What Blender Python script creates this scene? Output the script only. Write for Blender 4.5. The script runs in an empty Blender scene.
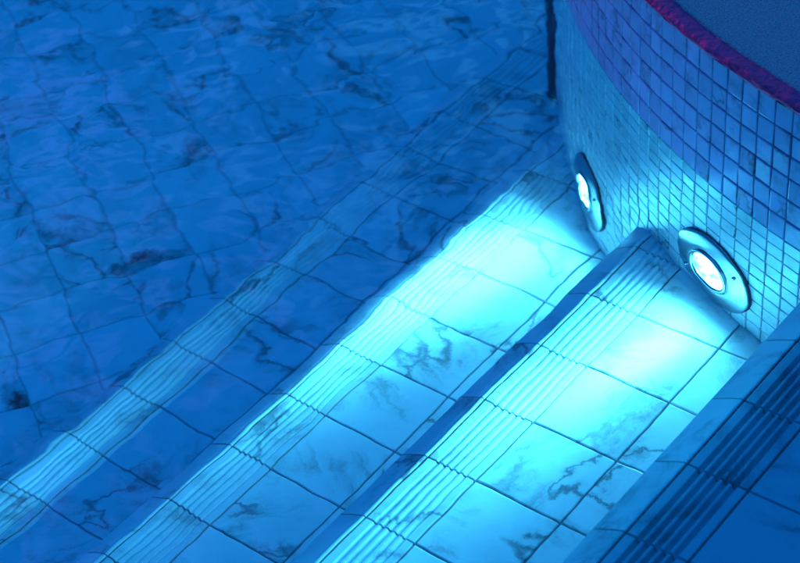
import bpy, math, random
from mathutils import Vector, Matrix

random.seed(11)
S = 0.1                      # one tile pitch = 10 cm; numbers below are in tile pitches
scene = bpy.context.scene
COL = scene.collection

# ------------------------------------------------------------------ calibrated layout (x uphill, y along the steps, z up)
STEPS = [                     # nosing line x, tread height z, joint phase along y
    (-5.605, -0.152, 0.071),
    (-8.560, -2.503, 0.076),
    (-11.476, -4.760, 0.077),
    (-14.481, -7.062, 0.076),
]
Z_FLOOR = -9.36
WC = (-2.221, 24.714); WR = 12.143       # centre and radius of the round tub
M = 0.25                                  # mosaic pitch
RIM_Z = 1.53
GW = 0.602                                # width of a ribbed nosing tile
BEV_V, BEV_Z = 0.34, 0.24                 # sloped front of the nosing
Y0, Y1 = -6, 27

# ------------------------------------------------------------------ helpers
class Geo:
    def __init__(s): s.v = []; s.f = []; s.r = []; s.sm = []
    def add(s, verts, faces, rnd=None, smooth=False):
        b = len(s.v); s.v += [tuple(p) for p in verts]
        rnd = rnd or (0.5, 0.5)
        for f in faces:
            s.f.append([b + i for i in f]); s.r.append(rnd); s.sm.append(smooth)
    def build(s, name, mat, parent=None, loc=(0, 0, 0)):
        o_ = Vector(loc)
        me = bpy.data.meshes.new(name)
        me.from_pydata([tuple((Vector(p) - o_) * S) for p in s.v], [], s.f)
        uv = me.uv_layers.new(name='tile')
        li = 0
        for p, r, sm in zip(me.polygons, s.r, s.sm):
            p.use_smooth = sm
            for _ in range(p.loop_total):
                uv.data[li].uv = r; li += 1
        me.materials.append(mat)
        ob = bpy.data.objects.new(name, me); COL.objects.link(ob)
        if parent is not None: ob.parent = parent
        else: ob.location = o_ * S
        return ob

def rnd2(): return (random.random(), random.random())

def tile(g, o, ex, ey, n, w, h, gap, th, bev, rnd=None, jit=0.0, tilt=0.0):
    """one tile: a slab with bevelled edge standing th above the plane o,ex,ey"""
    o = Vector(o); ex = Vector(ex); ey = Vector(ey); n = Vector(n)
    a = gap / 2
    th2 = th + random.uniform(-jit, jit)
    def ring(i, z):
        return [o + ex * x + ey * y + n * (z + (ta * (x / w - .5) + tb * (y / h - .5) if z > 0 else 0)) for x, y in ((a + i, a + i), (w - a - i, a + i), (w - a - i, h - a - i), (a + i, h - a - i))]
    # a very small tilt keeps neighbouring tiles from reflecting as one sheet
    ta, tb = random.uniform(-tilt, tilt), random.uniform(-tilt, tilt)
    v = ring(0, 0) + ring(0, th2 - bev * .9) + ring(bev * .35, th2 - bev * .25) + ring(bev, th2)
    f = []
    for k in range(3):
        for i in range(4):
            j = (i + 1) % 4
            f.append((k * 4 + i, k * 4 + j, k * 4 + 4 + j, k * 4 + 4 + i))
    f.append((12, 13, 14, 15))
    g.add(v, f, rnd or rnd2())

def boxgeo(g, x0, x1, y0, y1, z0, z1):
    v = [(x, y, z) for z in (z0, z1) for x, y in ((x0, y0), (x1, y0), (x1, y1), (x0, y1))]
    g.add(v, [(3, 2, 1, 0), (4, 5, 6, 7), (0, 1, 5, 4), (1, 2, 6, 5), (2, 3, 7, 6), (3, 0, 4, 7)])

def lathe(g, prof, frame, seg=96, smooth=True, rnd=None):
    """prof: (radius, height) list turned about the frame's normal; frame=(origin, a, b, n)"""
    o, a, b, n = frame
    v = []; f = []
    m = len(prof)
    for i in range(seg):
        t = 2 * math.pi * i / seg
        d = a * math.cos(t) + b * math.sin(t)
        for r, h in prof: v.append(o + d * r + n * h)
    for i in range(seg):
        j = (i + 1) % seg
        for k in range(m - 1):
            f.append((i * m + k, j * m + k, j * m + k + 1, i * m + k + 1))
    g.add(v, f, rnd, smooth)

def thing(name, label, cat, loc, group=None):
    o = bpy.data.objects.new(name, None); COL.objects.link(o)
    o.empty_display_size = .05
    o.location = Vector(loc) * S
    o['label'] = label; o['category'] = cat
    if group: o['group'] = group
    return o

def inside(x, y, r): return math.hypot(x - WC[0], y - WC[1]) < r

# ------------------------------------------------------------------ materials
def newmat(name):
    m = bpy.data.materials.new(name); m.use_nodes = True
    nt = m.node_tree; nt.nodes.clear()
    out = nt.nodes.new('ShaderNodeOutputMaterial')
    return m, nt, out

class N:
    def __init__(s, nt): s.nt = nt
    def __call__(s, typ, ins=None, **kw):
        n = s.nt.nodes.new(typ)
        for k, v in kw.items(): setattr(n, k, v)
        for k, v in (ins or {}).items():
            sock = n.inputs[k]
            if hasattr(v, 'is_output'): s.nt.links.new(v, sock)
            else: sock.default_value = v
        return n
    def math(s, op, a, b=0.0, c=0.0, clamp=False):
        n = s.nt.nodes.new('ShaderNodeMath'); n.operation = op; n.use_clamp = clamp
        for i, v in enumerate((a, b, c)):
            if hasattr(v, 'is_output'): s.nt.links.new(v, n.inputs[i])
            else: n.inputs[i].default_value = v
        return n.outputs[0]
    def ramp(s, fac, stops):
        n = s.nt.nodes.new('ShaderNodeValToRGB')
        while len(n.color_ramp.elements) < len(stops): n.color_ramp.elements.new(.5)
        for e, (p, c) in zip(n.color_ramp.elements, stops):
            e.position = p; e.color = c if isinstance(c, tuple) else (c, c, c, 1)
        s.nt.links.new(fac, n.inputs[0]); return n.outputs[0]
    def mix(s, fac, a, b, blend='MIX'):
        n = s.nt.nodes.new('ShaderNodeMix'); n.data_type = 'RGBA'; n.blend_type = blend
        for i, v in ((0, fac), (6, a), (7, b)):
            if hasattr(v, 'is_output'): s.nt.links.new(v, n.inputs[i])
            else: n.inputs[i].default_value = v
        return n.outputs[2]

def marble(name, scale, vein_share, blotch, base=(.90, .905, .91), vein=(.07, .08, .10), rough=.28, tone=.10, bt=.585, soft_veins=1.0):
    """white tile marble: every tile cut from its own piece of stone"""
    m, nt, out = newmat(name); n = N(nt)
    tc = n('ShaderNodeTexCoord'); uv = n('ShaderNodeUVMap', uv_map='tile')
    off = n('ShaderNodeVectorMath', {0: uv.outputs[0], 1: (31.7, 17.3, 0)}, operation='MULTIPLY')
    sep = n('ShaderNodeSeparateXYZ', {0: uv.outputs[0]})
    rx, ry = sep.outputs[0], sep.outputs[1]
    # turn the stone by the tile's own angle
    rot = n('ShaderNodeVectorRotate', {'Vector': tc.outputs['Object'], 'Angle': n.math('MULTIPLY', ry, 6.28), 'Axis': (.2, .1, 1)}, rotation_type='AXIS_ANGLE')
    pos = n('ShaderNodeVectorMath', {0: rot.outputs[0], 1: off.outputs[0]}, operation='ADD').outputs[0]
    warp = n('ShaderNodeTexNoise', {'Vector': pos, 'Scale': scale * .9, 'Detail': 8, 'Roughness': .68})
    wv = n('ShaderNodeVectorMath', {0: warp.outputs['Color'], 1: (.5, .5, .5)}, operation='SUBTRACT')
    ws = n('ShaderNodeVectorMath', {0: wv.outputs[0], 'Scale': .9 / scale}, operation='SCALE')
    p2 = n('ShaderNodeVectorMath', {0: pos, 1: ws.outputs[0]}, operation='ADD').outputs[0]
    st = n('ShaderNodeMapping', {'Vector': p2, 'Scale': (1, .38, .7)}).outputs[0]
    a = n('ShaderNodeTexNoise', {'Vector': st, 'Scale': scale * .75, 'Detail': 3, 'Roughness': .5}).outputs['Fac']
    ridge = n.math('ABSOLUTE', n.math('SUBTRACT', a, .5))
    line = n.ramp(ridge, [(0, 1.0), (.008, .8), (.022, .22), (.07, .06), (.13, 0.0)])
    mask = n('ShaderNodeTexNoise', {'Vector': pos, 'Scale': scale * .42, 'Detail': 2}).outputs['Fac']
    mk = n.ramp(mask, [(.43, 0.0), (.56, 1.0)])
    veined = n.math('LESS_THAN', rx, vein_share)
    v1 = n.math('MULTIPLY', n.math('MULTIPLY', line, mk), veined)
    # smoky blotches
    bl = n('ShaderNodeTexNoise', {'Vector': st, 'Scale': scale * .5, 'Detail': 9, 'Roughness': .74}).outputs['Fac']
    blr = n.ramp(bl, [(bt, 0.0), (bt + .05, .45), (bt + .11, 1.0)])
    b1 = n.math('MULTIPLY', n.math('MULTIPLY', blr, blotch), n.math('LESS_THAN', rx, vein_share * .8))
    # faint veil everywhere
    ve = n('ShaderNodeTexNoise', {'Vector': p2, 'Scale': scale * .55, 'Detail': 6, 'Roughness': .6}).outputs['Fac']
    veil = n.math('MULTIPLY', n.ramp(ve, [(.4, 0.0), (.75, 1.0)]), .16)
    # broad soft grey veins running one way through the stone
    st2 = n('ShaderNodeMapping', {'Vector': p2, 'Scale': (1, .22, .6), 'Rotation': (0, 0, .35), 'Location': (3.1, 1.7, .4)}).outputs[0]
    a2 = n('ShaderNodeTexNoise', {'Vector': st2, 'Scale': scale * .9, 'Detail': 6, 'Roughness': .6}).outputs['Fac']
    l2 = n.ramp(n.math('ABSOLUTE', n.math('SUBTRACT', a2, .5)), [(0, .62), (.02, .34), (.08, .10), (.16, 0.0)])
    mk2 = n('ShaderNodeTexNoise', {'Vector': pos, 'Scale': scale * .6, 'Detail': 3}).outputs['Fac']
    v2 = n.math('MULTIPLY', n.math('MULTIPLY', l2, n.ramp(mk2, [(.44, 0.0), (.64, 1.0)])), soft_veins)
    tot = n.math('MAXIMUM', n.math('MAXIMUM', n.math('MULTIPLY', v1, .8), v2), n.math('MAXIMUM', b1, veil), clamp=True)
    tn = n.math('MULTIPLY_ADD', ry, tone, 1 - tone * .5)
    tb = n('ShaderNodeVectorMath', {0: base, 'Scale': tn}, operation='SCALE').outputs[0]
    col = n.mix(tot, tb, (*vein, 1))
    bp = n('ShaderNodeTexNoise', {'Vector': tc.outputs['Object'], 'Scale': 60, 'Detail': 3}).outputs['Fac']
    bump = n('ShaderNodeBump', {'Height': bp, 'Strength': .12, 'Distance': .002})
    b = n('ShaderNodeBsdfPrincipled', {'Base Color': col, 'Roughness': rough, 'Normal': bump.outputs[0], 'IOR': 1.5})
    b.inputs['Specular IOR Level'].default_value = .3
    nt.links.new(b.outputs[0], out.inputs[0])
    return m

def plain(name, c, rough=.6, metal=0, noise=0.15, nscale=40, bump=.0, bscale=120, spec=.5):
    m, nt, out = newmat(name); n = N(nt)
    tc = n('ShaderNodeTexCoord')
    no = n('ShaderNodeTexNoise', {'Vector': tc.outputs['Object'], 'Scale': nscale, 'Detail': 6, 'Roughness': .65}).outputs['Fac']
    f = n.math('MULTIPLY_ADD', no, 2 * noise, 1 - noise)
    col = n('ShaderNodeVectorMath', {0: c, 'Scale': f}, operation='SCALE').outputs[0]
    b = n('ShaderNodeBsdfPrincipled', {'Base Color': col, 'Roughness': rough, 'Metallic': metal})
    b.inputs['Specular IOR Level'].default_value = spec
    if bump:
        bn = n('ShaderNodeTexNoise', {'Vector': tc.outputs['Object'], 'Scale': bscale, 'Detail': 4}).outputs['Fac']
        bm = n('ShaderNodeBump', {'Height': bn, 'Strength': bump, 'Distance': .004})
        nt.links.new(bm.outputs[0], b.inputs['Normal'])
    nt.links.new(b.outputs[0], out.inputs[0])
    return m

MAT_STEP = marble('step_marble', 17, .75, .6)
MAT_NOSE = marble('nosing_marble', 17, .30, .35)
MAT_STEP_SHADED = marble('shaded_step_marble', 17, .6, .6, base=(.56, .60, .66))  # step marble darkened: the top step's dimmer light is put into its colour
MAT_EDGE = marble('edge_marble', 17, .35, .5, base=(.90, .91, .92))
MAT_FLOOR = marble('floor_marble', 13, .66, 1.0, vein=(.006, .009, .015), bt=.53, soft_veins=.6)
MAT_MOSAIC = marble('mosaic_marble', 40, .20, .6, base=(.95, .95, .95), rough=.2, tone=.16, soft_veins=.5)
MAT_MOSAIC_SHADED = marble('shaded_mosaic', 40, .20, .7, base=(.31, .39, .66), rough=.18, tone=.2)  # wall mosaic darkened and blued: weaker light above the water put into colour
MAT_GROUT = plain('grey_grout', (.27, .28, .31), .85, nscale=90)
MAT_FGROUT = plain('floor_grout', (.52, .53, .56), .85, nscale=90)
MAT_WGROUT = plain('violet_grout', (.16, .10, .22), .8, nscale=90)
MAT_STEEL = plain('satin_steel', (.52, .54, .56), .17, 1, .06, 30)
MAT_SHADOW_GAP = plain('shadow_gap_black', (.05, .05, .06), .7)  # black ring standing in for the shadow in the gap behind the flange
MAT_RIM = plain('crimson_rim', (.80, .015, .15), .6, 0, .55, 75, .7, 110)
MAT_LEDGE = plain('grit_ledge', (.10, .27, .32), .75, 0, 1.0, 420, .8, 420)
MAT_POLE = plain('dark_pole', (.16, .17, .19), .4, .6)

def lamp_mat():
    m, nt, out = newmat('lamp_lens'); n = N(nt)
    tc = n('ShaderNodeTexCoord')
    vo = n('ShaderNodeTexVoronoi', {'Vector': tc.outputs['Object'], 'Scale': 90}).outputs['Distance']
    no = n('ShaderNodeTexNoise', {'Vector': tc.outputs['Object'], 'Scale': 55, 'Detail': 2}).outputs['Fac']
    f = n.math('ADD', n.math('MULTIPLY', vo, .35), n.ramp(no, [(.40, -.1), (.62, 1.0)]))
    e = n('ShaderNodeEmission', {'Color': (.30, .85, 1.0, 1), 'Strength': n.math('MULTIPLY', n.math('MAXIMUM', f, .05), LAMP_E)})
    nt.links.new(e.outputs[0], out.inputs[0]); return m
LAMP_E = 18.0
MAT_LENS = lamp_mat()

def water_mat():
    m, nt, out = newmat('pool_water'); n = N(nt)
    tc = n('ShaderNodeTexCoord')
    co = tc.outputs['Object']
    w0 = n('ShaderNodeTexNoise', {'Vector': co, 'Scale': 3.2, 'Detail': 2}).outputs['Color']
    wv = n('ShaderNodeVectorMath', {0: w0, 'Scale': .12}, operation='SCALE').outputs[0]
    cw = n('ShaderNodeVectorMath', {0: co, 1: wv}, operation='ADD').outputs[0]
    a = n('ShaderNodeTexNoise', {'Vector': cw, 'Scale': 9.0, 'Detail': 1.5, 'Roughness': .45}).outputs['Fac']
    b = n('ShaderNodeTexNoise', {'Vector': cw, 'Scale': 24.0, 'Detail': 1.5, 'Roughness': .5}).outputs['Fac']
    h = n.math('ADD', a, n.math('MULTIPLY', b, .17))
    # calmer over the shallow steps, livelier out in the pool
    sx = n('ShaderNodeSeparateXYZ', {0: co})
    amp = n('ShaderNodeMapRange', {'Value': n.math('SUBTRACT', n.math('MULTIPLY', sx.outputs[1], .6), sx.outputs[0]), 'From Min': 1.35, 'From Max': 2.5, 'To Min': .66, 'To Max': 2.2}).outputs[0]
    bump = n('ShaderNodeBump', {'Height': n.math('MULTIPLY', h, amp), 'Strength': 1.0, 'Distance': .0022})
    g = n('ShaderNodeBsdfGlass', {'Color': (.34, .92, 1.0, 1), 'Roughness': 0.0, 'IOR': 1.33, 'Normal': bump.outputs[0]})
    nt.links.new(g.outputs[0], out.inputs[0]); return m
MAT_WATER = water_mat()

# ------------------------------------------------------------------ pool floor (structure)
g = Geo()
zf = Z_FLOOR - .03
g.add([(-75, -70, zf), (20, -70, zf), (20, 90, zf), (-75, 90, zf)], [(0, 1, 2, 3)])
for (xa, ya, xb, yb) in ((-75, -70, -75, 90), (-75, 90, 20, 90), (20, 90, 20, -70), (20, -70, -75, -70)):
    g.add([(xa, ya, zf), (xb, yb, zf), (xb, yb, .3), (xa, ya, .3)], [(0, 1, 2, 3)])
base = g.build('pool_basin', MAT_FGROUT); base['kind'] = 'structure'
g = Geo()
th = math.radians(-29.37)
e1 = Vector((math.cos(th), math.sin(th), 0)); e2 = Vector((-math.sin(th), math.cos(th), 0))
P1, P2 = .99, 1.027
for i in range(-45, 12):
    for j in range(-14, 40):
        o = e1 * (-21.93 + i * P1) + e2 * (2.51 + j * P2)
        c = o + e1 * .5 + e2 * .5
        if c.x > -14.3 or c.x < -45 or c.y < 0 or c.y > 45 or inside(c.x, c.y, WR - .9): continue
        tile(g, (o.x, o.y, zf), e1, e2, (0, 0, 1), P1, P2, .022, .03, .014)
fl = g.build('pool_floor', MAT_FLOOR); fl['kind'] = 'structure'

# ------------------------------------------------------------------ steps
WORDS = [
    ('topmost dim blue step in the bottom right corner, with broad dark grooves', ),
    ('brightest cyan step below the lamp with the shining round flange', ),
    ('cyan lit step under the dark ringed lamp, second step from the pool floor', ),
    ('lowest and darkest marble step, rising straight from the pool floor', ),
]
def nosing_profile(gw=.052, gd=.037):
    """(x, z) across the ribbed tile, x from 0 to GW"""
    p = [(.012, -.06), (.012, -.008), (.022, 0)]
    gx = [.135, .220, .305, .390, .475]
    for x in gx:
        p += [(x - gw * .62, 0), (x - gw * .48, -gd * .16), (x - gw * .30, -gd * .8), (x, -gd), (x + gw * .30, -gd * .8), (x + gw * .48, -gd * .16), (x + gw * .62, 0)]
    p += [(GW - .022, 0), (GW - .012, -.008), (GW - .012, -.06)]
    return p
NP = nosing_profile(); NP_TOP = nosing_profile(.052, .085)
def extrude_profile(g, prof, y0, y1, rnd, close=True):
    n = len(prof)
    v = [(x, y0, z) for x, z in prof] + [(x, y1, z) for x, z in prof]
    f = [(i, n + i, n + i + 1, i + 1) for i in range(n - 1)]
    f = [tuple(reversed(q)) for q in f]
    # end caps as fans down to the bed
    g.add(v, f, rnd)
    capv = []; capf = []
    zb = min(z for x, z in prof)
    for yy, flip in ((y0, False), (y1, True)):
        for i in range(n - 1):
            (xa, za), (xb, zc) = prof[i], prof[i + 1]
            q = [(xa, yy, zb - .001), (xb, yy, zb - .001), (xb, yy, zc), (xa, yy, za)]
            b = len(capv); capv += q
            capf.append((b, b + 1, b + 2, b + 3) if not flip else (b + 3, b + 2, b + 1, b))
    g.add(capv, capf, rnd)

for k, (nx, tz, ph) in enumerate(STEPS):
    below = STEPS[k + 1][1] if k + 1 < len(STEPS) else Z_FLOOR
    back = STEPS[k - 1][0] - BEV_V if k else 9.0
    y1 = Y1 if k == 0 or True else Y1
    root_loc = (nx, 8.0, below)
    root = thing('pool_step', WORDS[k][0], 'step', root_loc, 'marble steps leading down into the pool')
    # solid core (grout shows between the tiles)
    g = Geo()
    xr = nx - BEV_V + .014
    bed = tz - .03
    nbed = tz - (.058 if k else .095)
    prof = [(xr, below - .02), (xr, tz - BEV_Z - .03), (nx - BEV_V + .03, tz - BEV_Z - .012), (nx - .05, tz - .045), (nx - .012, tz - .035), (nx - .004, nbed), (nx, nbed), (nx + GW - .004, nbed), (nx + GW, bed), (back + .3, bed)]
    if k == 0: prof[-1] = (back, bed)
    v = [(x, Y0, z) for x, z in prof] + [(x, Y1, z) for x, z in prof]
    n_ = len(prof)
    g.add(v, [(i + 1, n_ + i + 1, n_ + i, i) for i in range(n_ - 1)])
    g.build('step_core', MAT_GROUT, root, root_loc)
    gn, gt, ge, gr = Geo(), Geo(), Geo(), Geo()
    y = math.floor(Y0) + ph
    while y < Y1 - 1:
        yc = y + .5
        cx = nx + .3
        # ribbed nosing tile
        if not inside(nx + .1, yc, WR - .75):
            r = rnd2()
            extrude_profile(gn, [(nx + x, tz + z) for x, z in (NP if k else NP_TOP)], y + .012, y + .988, r)
        # sloped edge tile in front of it, with a small crest, rounded down into the riser
        if not inside(nx - .2, yc, WR - .75):
            r = rnd2()
            pe = [(nx - .008, tz - .03), (nx - .008, tz - .006), (nx - .016, tz + .004), (nx - .036, tz + .002), (nx - .055, tz - .016)]
            for q in range(1, 6):
                t = q / 5
                pe.append((nx - .055 - (BEV_V - .055 - .03) * t, tz - .016 - (BEV_Z - .016 - .02) * (t ** 1.12)))
            pe += [(nx - BEV_V + .012, tz - BEV_Z + .004), (nx - BEV_V, tz - BEV_Z - .03), (nx - BEV_V, tz - BEV_Z - .07)]
            pe = list(reversed(pe))
            n2 = len(pe); ya, yb = y + .006, y + .994
            v = [(x, ya, z) for x, z in pe] + [(x, yb, z) for x, z in pe]
            ge.add(v, [(i + 1, n2 + i + 1, n2 + i, i) for i in range(n2 - 1)], r)
            # riser tiles
            zt = tz - BEV_Z - .09
            rows = 2
            hh = (zt - below) / rows
            for q in range(rows):
                tile(gr, (nx - BEV_V + .035, y + 1, below + q * hh), (0, -1, 0), (0, 0, 1), (-1, 0, 0), 1, hh, .03, .033, .014)
        # tread tiles behind the nosing
        x = nx + GW
        while x < back - .02:
            w = min(1.0, back - x)
            if w > .06 and not inside(x + w * .4, yc, WR - .8):
                tile(gt, (x, y, bed), (1, 0, 0), (0, 1, 0), (0, 0, 1), w, 1, .024, .03, .010, jit=.0015)
            x += 1.0
        y += 1.0
    gn.build('ribbed_nosing', MAT_NOSE if k else MAT_STEP_SHADED, root, root_loc)
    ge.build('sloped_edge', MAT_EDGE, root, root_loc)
    gt.build('tread', MAT_STEP if k else MAT_STEP_SHADED, root, root_loc)
    gr.build('riser', MAT_STEP, root, root_loc)

# ------------------------------------------------------------------ round tub wall with mosaic
wall = thing('curved_wall', 'round raised tub wall clad in small pale square mosaic tiles with crimson rim', 'wall', (WC[0], WC[1], Z_FLOOR))
wl = (WC[0], WC[1], Z_FLOOR)
O = Vector((WC[0], WC[1], 0)); AX, AY, AZ = Vector((1, 0, 0)), Vector((0, 1, 0)), Vector((0, 0, 1))
g = Geo()
lathe(g, [(WR - .022, Z_FLOOR - .03), (WR - .022, RIM_Z + .02)], (O, AX, AY, AZ), 240, True)
g.build('wall_core', MAT_WGROUT, wall, wl)
g = Geo(); gb = Geo()
dth = M / WR
th0 = math.radians(-114.9) - 60 * dth
rows = [(r * M) for r in range(-38, 6)]
for c in range(150):
    t = th0 + (c - 12) * dth
    tm = t + dth / 2
    nrm = Vector((math.cos(tm), math.sin(tm), 0)); tan = Vector((-math.sin(tm), math.cos(tm), 0))
    cen = O + nrm * (WR - .022)
    for z in rows:
        h = M
        if z == rows[-1]: h = RIM_Z - z
        o = cen - tan * (M / 2) + AZ * z
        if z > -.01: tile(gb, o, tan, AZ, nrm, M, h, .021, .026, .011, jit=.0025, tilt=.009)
        else: tile(g, o, tan, AZ, nrm, M, h, .021, .022, .008, jit=.0025, tilt=.007)
g.build('mosaic', MAT_MOSAIC, wall, wl)
gb.build('shaded_mosaic', MAT_MOSAIC_SHADED, wall, wl)
# crimson rim: rough rounded strip lying on the edge
g = Geo()
prof = []
r_in, zb = WR - .14, RIM_Z + .012
prof = [(WR - .03, zb)]
for q in range(9):
    a = -math.pi / 2 + math.pi * q / 8 * .98
    prof.append((WR + .015 + .055 * math.cos(a), zb + .06 + .056 * math.sin(a)))
prof += [(WR - .03, zb + .118), (WR - .08, zb + .118), (r_in + .01, zb + .108), (r_in, zb + .04)]
SEG = 900
v = []; f = []; m_ = len(prof)
rr = random.Random(5)
off = [[rr.gauss(0, .006) for _ in prof] for _ in range(SEG)]
for i in range(SEG):
    a = 2 * math.pi * i / SEG
    d = Vector((math.cos(a), math.sin(a), 0))
    for k, (r, z) in enumerate(prof):
        e = off[i][k] + .5 * off[i - 1][k]
        if k == 0: e = 0
        if k >= m_ - 3: e *= 2.2
        v.append(O + d * (r + e) + AZ * (z + e * .5))
for i in range(SEG):
    j = (i + 1) % SEG
    for k in range(m_ - 1): f.append((i * m_ + k, j * m_ + k, j * m_ + k + 1, i * m_ + k + 1))
g.add(v, f, None, True)
g.build('rim', MAT_RIM, wall, wl)
g = Geo()
lathe(g, [(WR - .10, RIM_Z + .02), (WR - .145, RIM_Z + .02), (WR - .165, RIM_Z + .07), (WR - .19, RIM_Z + .09), (WR - 2, RIM_Z + .09), (WR - 6, RIM_Z + .09), (.3, RIM_Z + .09)], (O, AX, AY, AZ), 240, False)
g.build('ledge', MAT_LEDGE, wall, wl)

# ------------------------------------------------------------------ lamps
def make_lamp(label):
    t = thing('pool_lamp', label, 'lamp', (0, 0, 0), 'underwater lamps in the curved wall')
    fr = (Vector((0, 0, 0)), AX, AY, AZ)
    g = Geo(); lathe(g, [(.60, -.03), (.655, -.03), (.655, .011), (.60, .011)], fr)
    g.build('shadow_gap', MAT_SHADOW_GAP, t)
    g = Geo(); lathe(g, [(.645, .010), (.652, .014), (.652, .022), (.642, .030), (.60, .040), (.50, .056), (.42, .068), (.36, .074), (.350, .068), (.348, .02)], fr)
    g.build('flange', MAT_STEEL, t)
    g = Geo(); lathe(g, [(.345, .05), (.345, .084), (.337, .092), (.315, .094), (.292, .088), (.284, .06)], fr)
    g.build('bezel', MAT_STEEL, t)
    g = Geo(); lathe(g, [(.282, .066), (.26, .080), (.21, .096), (.14, .106), (.07, .111), (.002, .112)], fr)
    g.build('lens', MAT_LENS, t)
    for a in (.6, .6 + math.pi):
        c = Vector((math.cos(a) * .52, math.sin(a) * .52, .060))
        g = Geo(); lathe(g, [(.026, -.01), (.026, .008), (.018, .014), (.001, .014)], (c, AX, AY, AZ), 16)
        g.build('screw', MAT_STEEL, t)
    return t

def set_lamp(t, ang, z):
    a = math.radians(ang)
    nrm = Vector((math.cos(a), math.sin(a), 0)); tan = Vector((-math.sin(a), math.cos(a), 0))
    pos = (O + nrm * (WR + .008) + AZ * z) * S
    m = Matrix((tan, AZ, nrm)).transposed().to_4x4(); m.translation = pos
    t.matrix_world = m
lamp = make_lamp('lit underwater lamp with broad bright flange above the brightest step')
def lamp_light(t, ang, tilt, w, name, lift=0.0, outw=.155):
    l = bpy.data.lights.new(name, 'SPOT'); l.energy = w / 7; l.color = (.19, .69, 1.0)
    l.spot_size = math.radians(SPOT_A); l.spot_blend = 1.0; l.shadow_soft_size = 0.0
    # the lens throws a soft beam: bright core with a wide weak spill
    l.use_nodes = True
    lt = l.node_tree; m_ = N(lt)
    em = next(q for q in lt.nodes if q.type == 'EMISSION')
    sep = m_('ShaderNodeSeparateXYZ', {0: m_('ShaderNodeTexCoord').outputs['Normal']})
    ca = m_.math('POWER', m_.math('ABSOLUTE', sep.outputs[2]), 3.0)      # wide sideways
    q = m_.math('DIVIDE', sep.outputs[1], .23)
    fan = m_.math('EXPONENT', m_.math('MULTIPLY', m_.math('MULTIPLY', q, q), -1.0))   # flat in height
    lt.links.new(m_.math('MULTIPLY_ADD', m_.math('MULTIPLY', ca, fan), 2.9, .22), em.inputs['Strength'])
    # a ring of seven small light sources behind the lens, like the LED cluster of a real pool lamp;
    # ang turns it sideways, tilt downwards (a spot shines along its own -Z)
    dr = Vector((math.sin(math.radians(ang)), -math.sin(math.radians(tilt)), math.cos(math.radians(ang))))
    for q in range(7):
        a = q * math.pi / 3; r = 0 if q == 6 else .215
        o = bpy.data.objects.new(name, l); COL.objects.link(o); o.parent = t
        o.location = (r * math.cos(a) * S, (r * math.sin(a) + lift) * S, outw * S)
        o.rotation_euler = dr.to_track_quat('-Z', 'Y').to_euler()
SPOT_A = 172
SPOT_W = 18.5
set_lamp(lamp, -115.25, -1.80)
l2 = lamp.copy(); COL.objects.link(l2)
l2['label'] = 'lit underwater lamp whose ring looks dark, nearer the edge of the curved wall'
for ch in list(lamp.children):
    c = ch.copy(); COL.objects.link(c); c.parent = l2
set_lamp(l2, -131.0, -3.80)
lamp_light(lamp, 12, 0, SPOT_W, 'lamp_light')
lamp_light(l2, 20, 4, SPOT_W * 1.4, 'lamp_light', .10, .15)

# ------------------------------------------------------------------ slim dark pole beside the wall
pl = (-13.27, 19.24, STEPS[3][1])
pole = thing('pole', 'slim dark pole standing in the water beside the curved wall', 'pole', pl)
fr = (Vector(pl), AX, AY, AZ)
g = Geo(); lathe(g, [(.072, 0), (.072, 16), (.05, 16.03), (.001, 16.03)], fr, 24)
g.build('shaft', MAT_POLE, pole, pl)
g = Geo(); lathe(g, [(.13, 0), (.13, .03), (.10, .06), (.055, .09), (.05, .10)], fr, 32)
g.build('foot', MAT_POLE, pole, pl)

# ------------------------------------------------------------------ water
g = Geo()
g.add([(-75, -70, 0), (20, -70, 0), (20, 90, 0), (-75, 90, 0)], [(0, 1, 2, 3)])
wat = g.build('water', MAT_WATER); wat['kind'] = 'structure'

# ------------------------------------------------------------------ camera
f_px, H = 1780.826, 10.6997
fw = Vector((-0.52182574, 0.60303449, -0.60336333)); rt = Vector((0.78764488, 0.61221751, -0.06931993)); up = Vector((-0.32758729, 0.51140896, 0.79444789))
cam = bpy.data.cameras.new('camera'); co = bpy.data.objects.new('camera', cam); COL.objects.link(co)
mw = Matrix((rt, up, -fw)).transposed().to_4x4(); mw.translation = Vector((0, 0, H)) * S
co.matrix_world = mw
cam.sensor_width = 36; cam.sensor_fit = 'HORIZONTAL'
cam.lens = f_px / 800 * 36
cam.clip_start = .01; cam.clip_end = 500
cam.dof.use_dof = True; cam.dof.focus_distance = 1.80; cam.dof.aperture_fstop = 7.5
scene.camera = co

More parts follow.
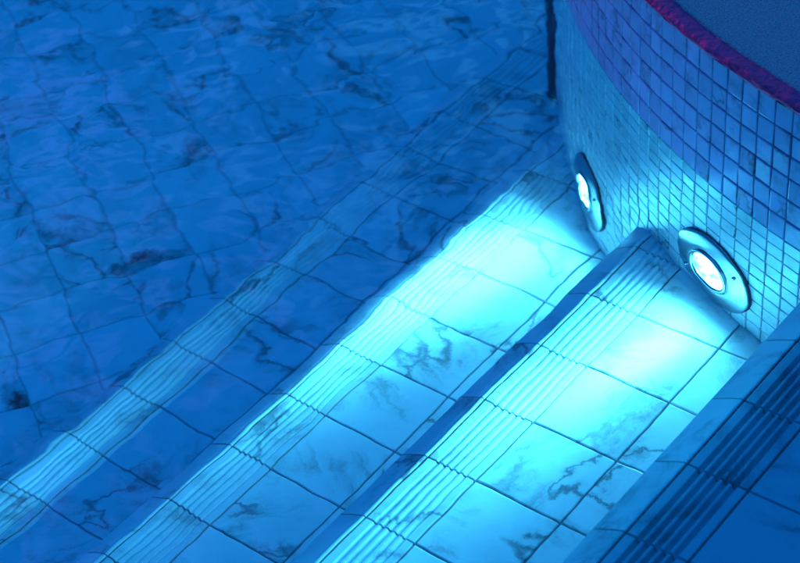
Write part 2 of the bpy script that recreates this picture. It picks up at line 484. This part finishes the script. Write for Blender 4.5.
# ------------------------------------------------------------------ dusk sky
w = bpy.data.worlds.new('World'); scene.world = w; w.use_nodes = True
nt = w.node_tree; nt.nodes.clear(); n = N(nt)
SUN_EL, SUN_DIR = math.radians(4), Vector((-.93, .36, 0))      # towards the left of the picture
sky = n('ShaderNodeTexSky', sky_type='NISHITA', sun_disc=False)
sky.sun_elevation = SUN_EL
sky.sun_rotation = math.atan2(SUN_DIR.x, SUN_DIR.y)
tc = n('ShaderNodeTexCoord')
d = n('ShaderNodeVectorMath', {0: tc.outputs['Generated'], 1: Vector((-.71, .50, .51)).normalized()}, operation='DOT_PRODUCT').outputs['Value']
lobe = n.ramp(d, [(.945, 0.0), (.985, 1.0)])
grey = n('ShaderNodeRGBToBW', {0: sky.outputs[0]}).outputs[0]
soft = n.math('MULTIPLY_ADD', grey, .03, .8)
up_ = n('ShaderNodeSeparateXYZ', {0: tc.outputs['Generated']}).outputs[2]
zen = n.ramp(up_, [(0.0, .14), (.4, .60), (.9, 1.45)])
soft = n.math('MULTIPLY', soft, zen)
d2 = n('ShaderNodeVectorMath', {0: tc.outputs['Generated'], 1: Vector((-.50, .73, .46)).normalized()}, operation='DOT_PRODUCT').outputs['Value']
streak_noise = n.ramp(n('ShaderNodeTexNoise', {'Vector': tc.outputs['Generated'], 'Scale': 26, 'Detail': 3, 'Roughness': .6}).outputs['Fac'], [(.50, 0.0), (.62, 1.0)])  # breaks up the glow patches added to the sky for ripples to mirror
lobe = n.math('MULTIPLY', lobe, streak_noise)
lobe2 = n.math('MULTIPLY', n.ramp(d2, [(.965, 0.0), (.995, 1.0)]), streak_noise)
tint = n.mix(lobe, (.003, .57, 1.88, 1), (1.6, 1.6, 6.5, 1))
tint = n.mix(lobe2, tint, (.8, 2.8, 6.0, 1))
colr = n('ShaderNodeVectorMath', {0: tint, 'Scale': soft}, operation='SCALE').outputs[0]
bg = n('ShaderNodeBackground', {'Color': colr, 'Strength': .5})
out = n('ShaderNodeOutputWorld'); nt.links.new(bg.outputs[0], out.inputs[0])

sun = bpy.data.lights.new('sun', 'SUN'); sun.energy = .8; sun.angle = math.radians(12); sun.color = (.95, .10, 1.0)
so = bpy.data.objects.new('sun', sun); COL.objects.link(so)
sd = Vector((SUN_DIR.x, SUN_DIR.y, 0)).normalized() * math.cos(SUN_EL) + AZ * math.sin(SUN_EL)
so.rotation_euler = (sd).to_track_quat('Z', 'Y').to_euler()

# ------------------------------------------------------------------ render settings
scene.render.engine = 'CYCLES'
c = scene.cycles
c.max_bounces = 14; c.diffuse_bounces = 10; c.glossy_bounces = 6; c.transmission_bounces = 10
c.sample_clamp_indirect = 8.0; c.caustics_reflective = True; c.caustics_refractive = True
c.use_denoising = True
scene.view_settings.view_transform = 'Standard'; scene.view_settings.look = 'None'
scene.view_settings.exposure = 0; scene.view_settings.gamma = 1
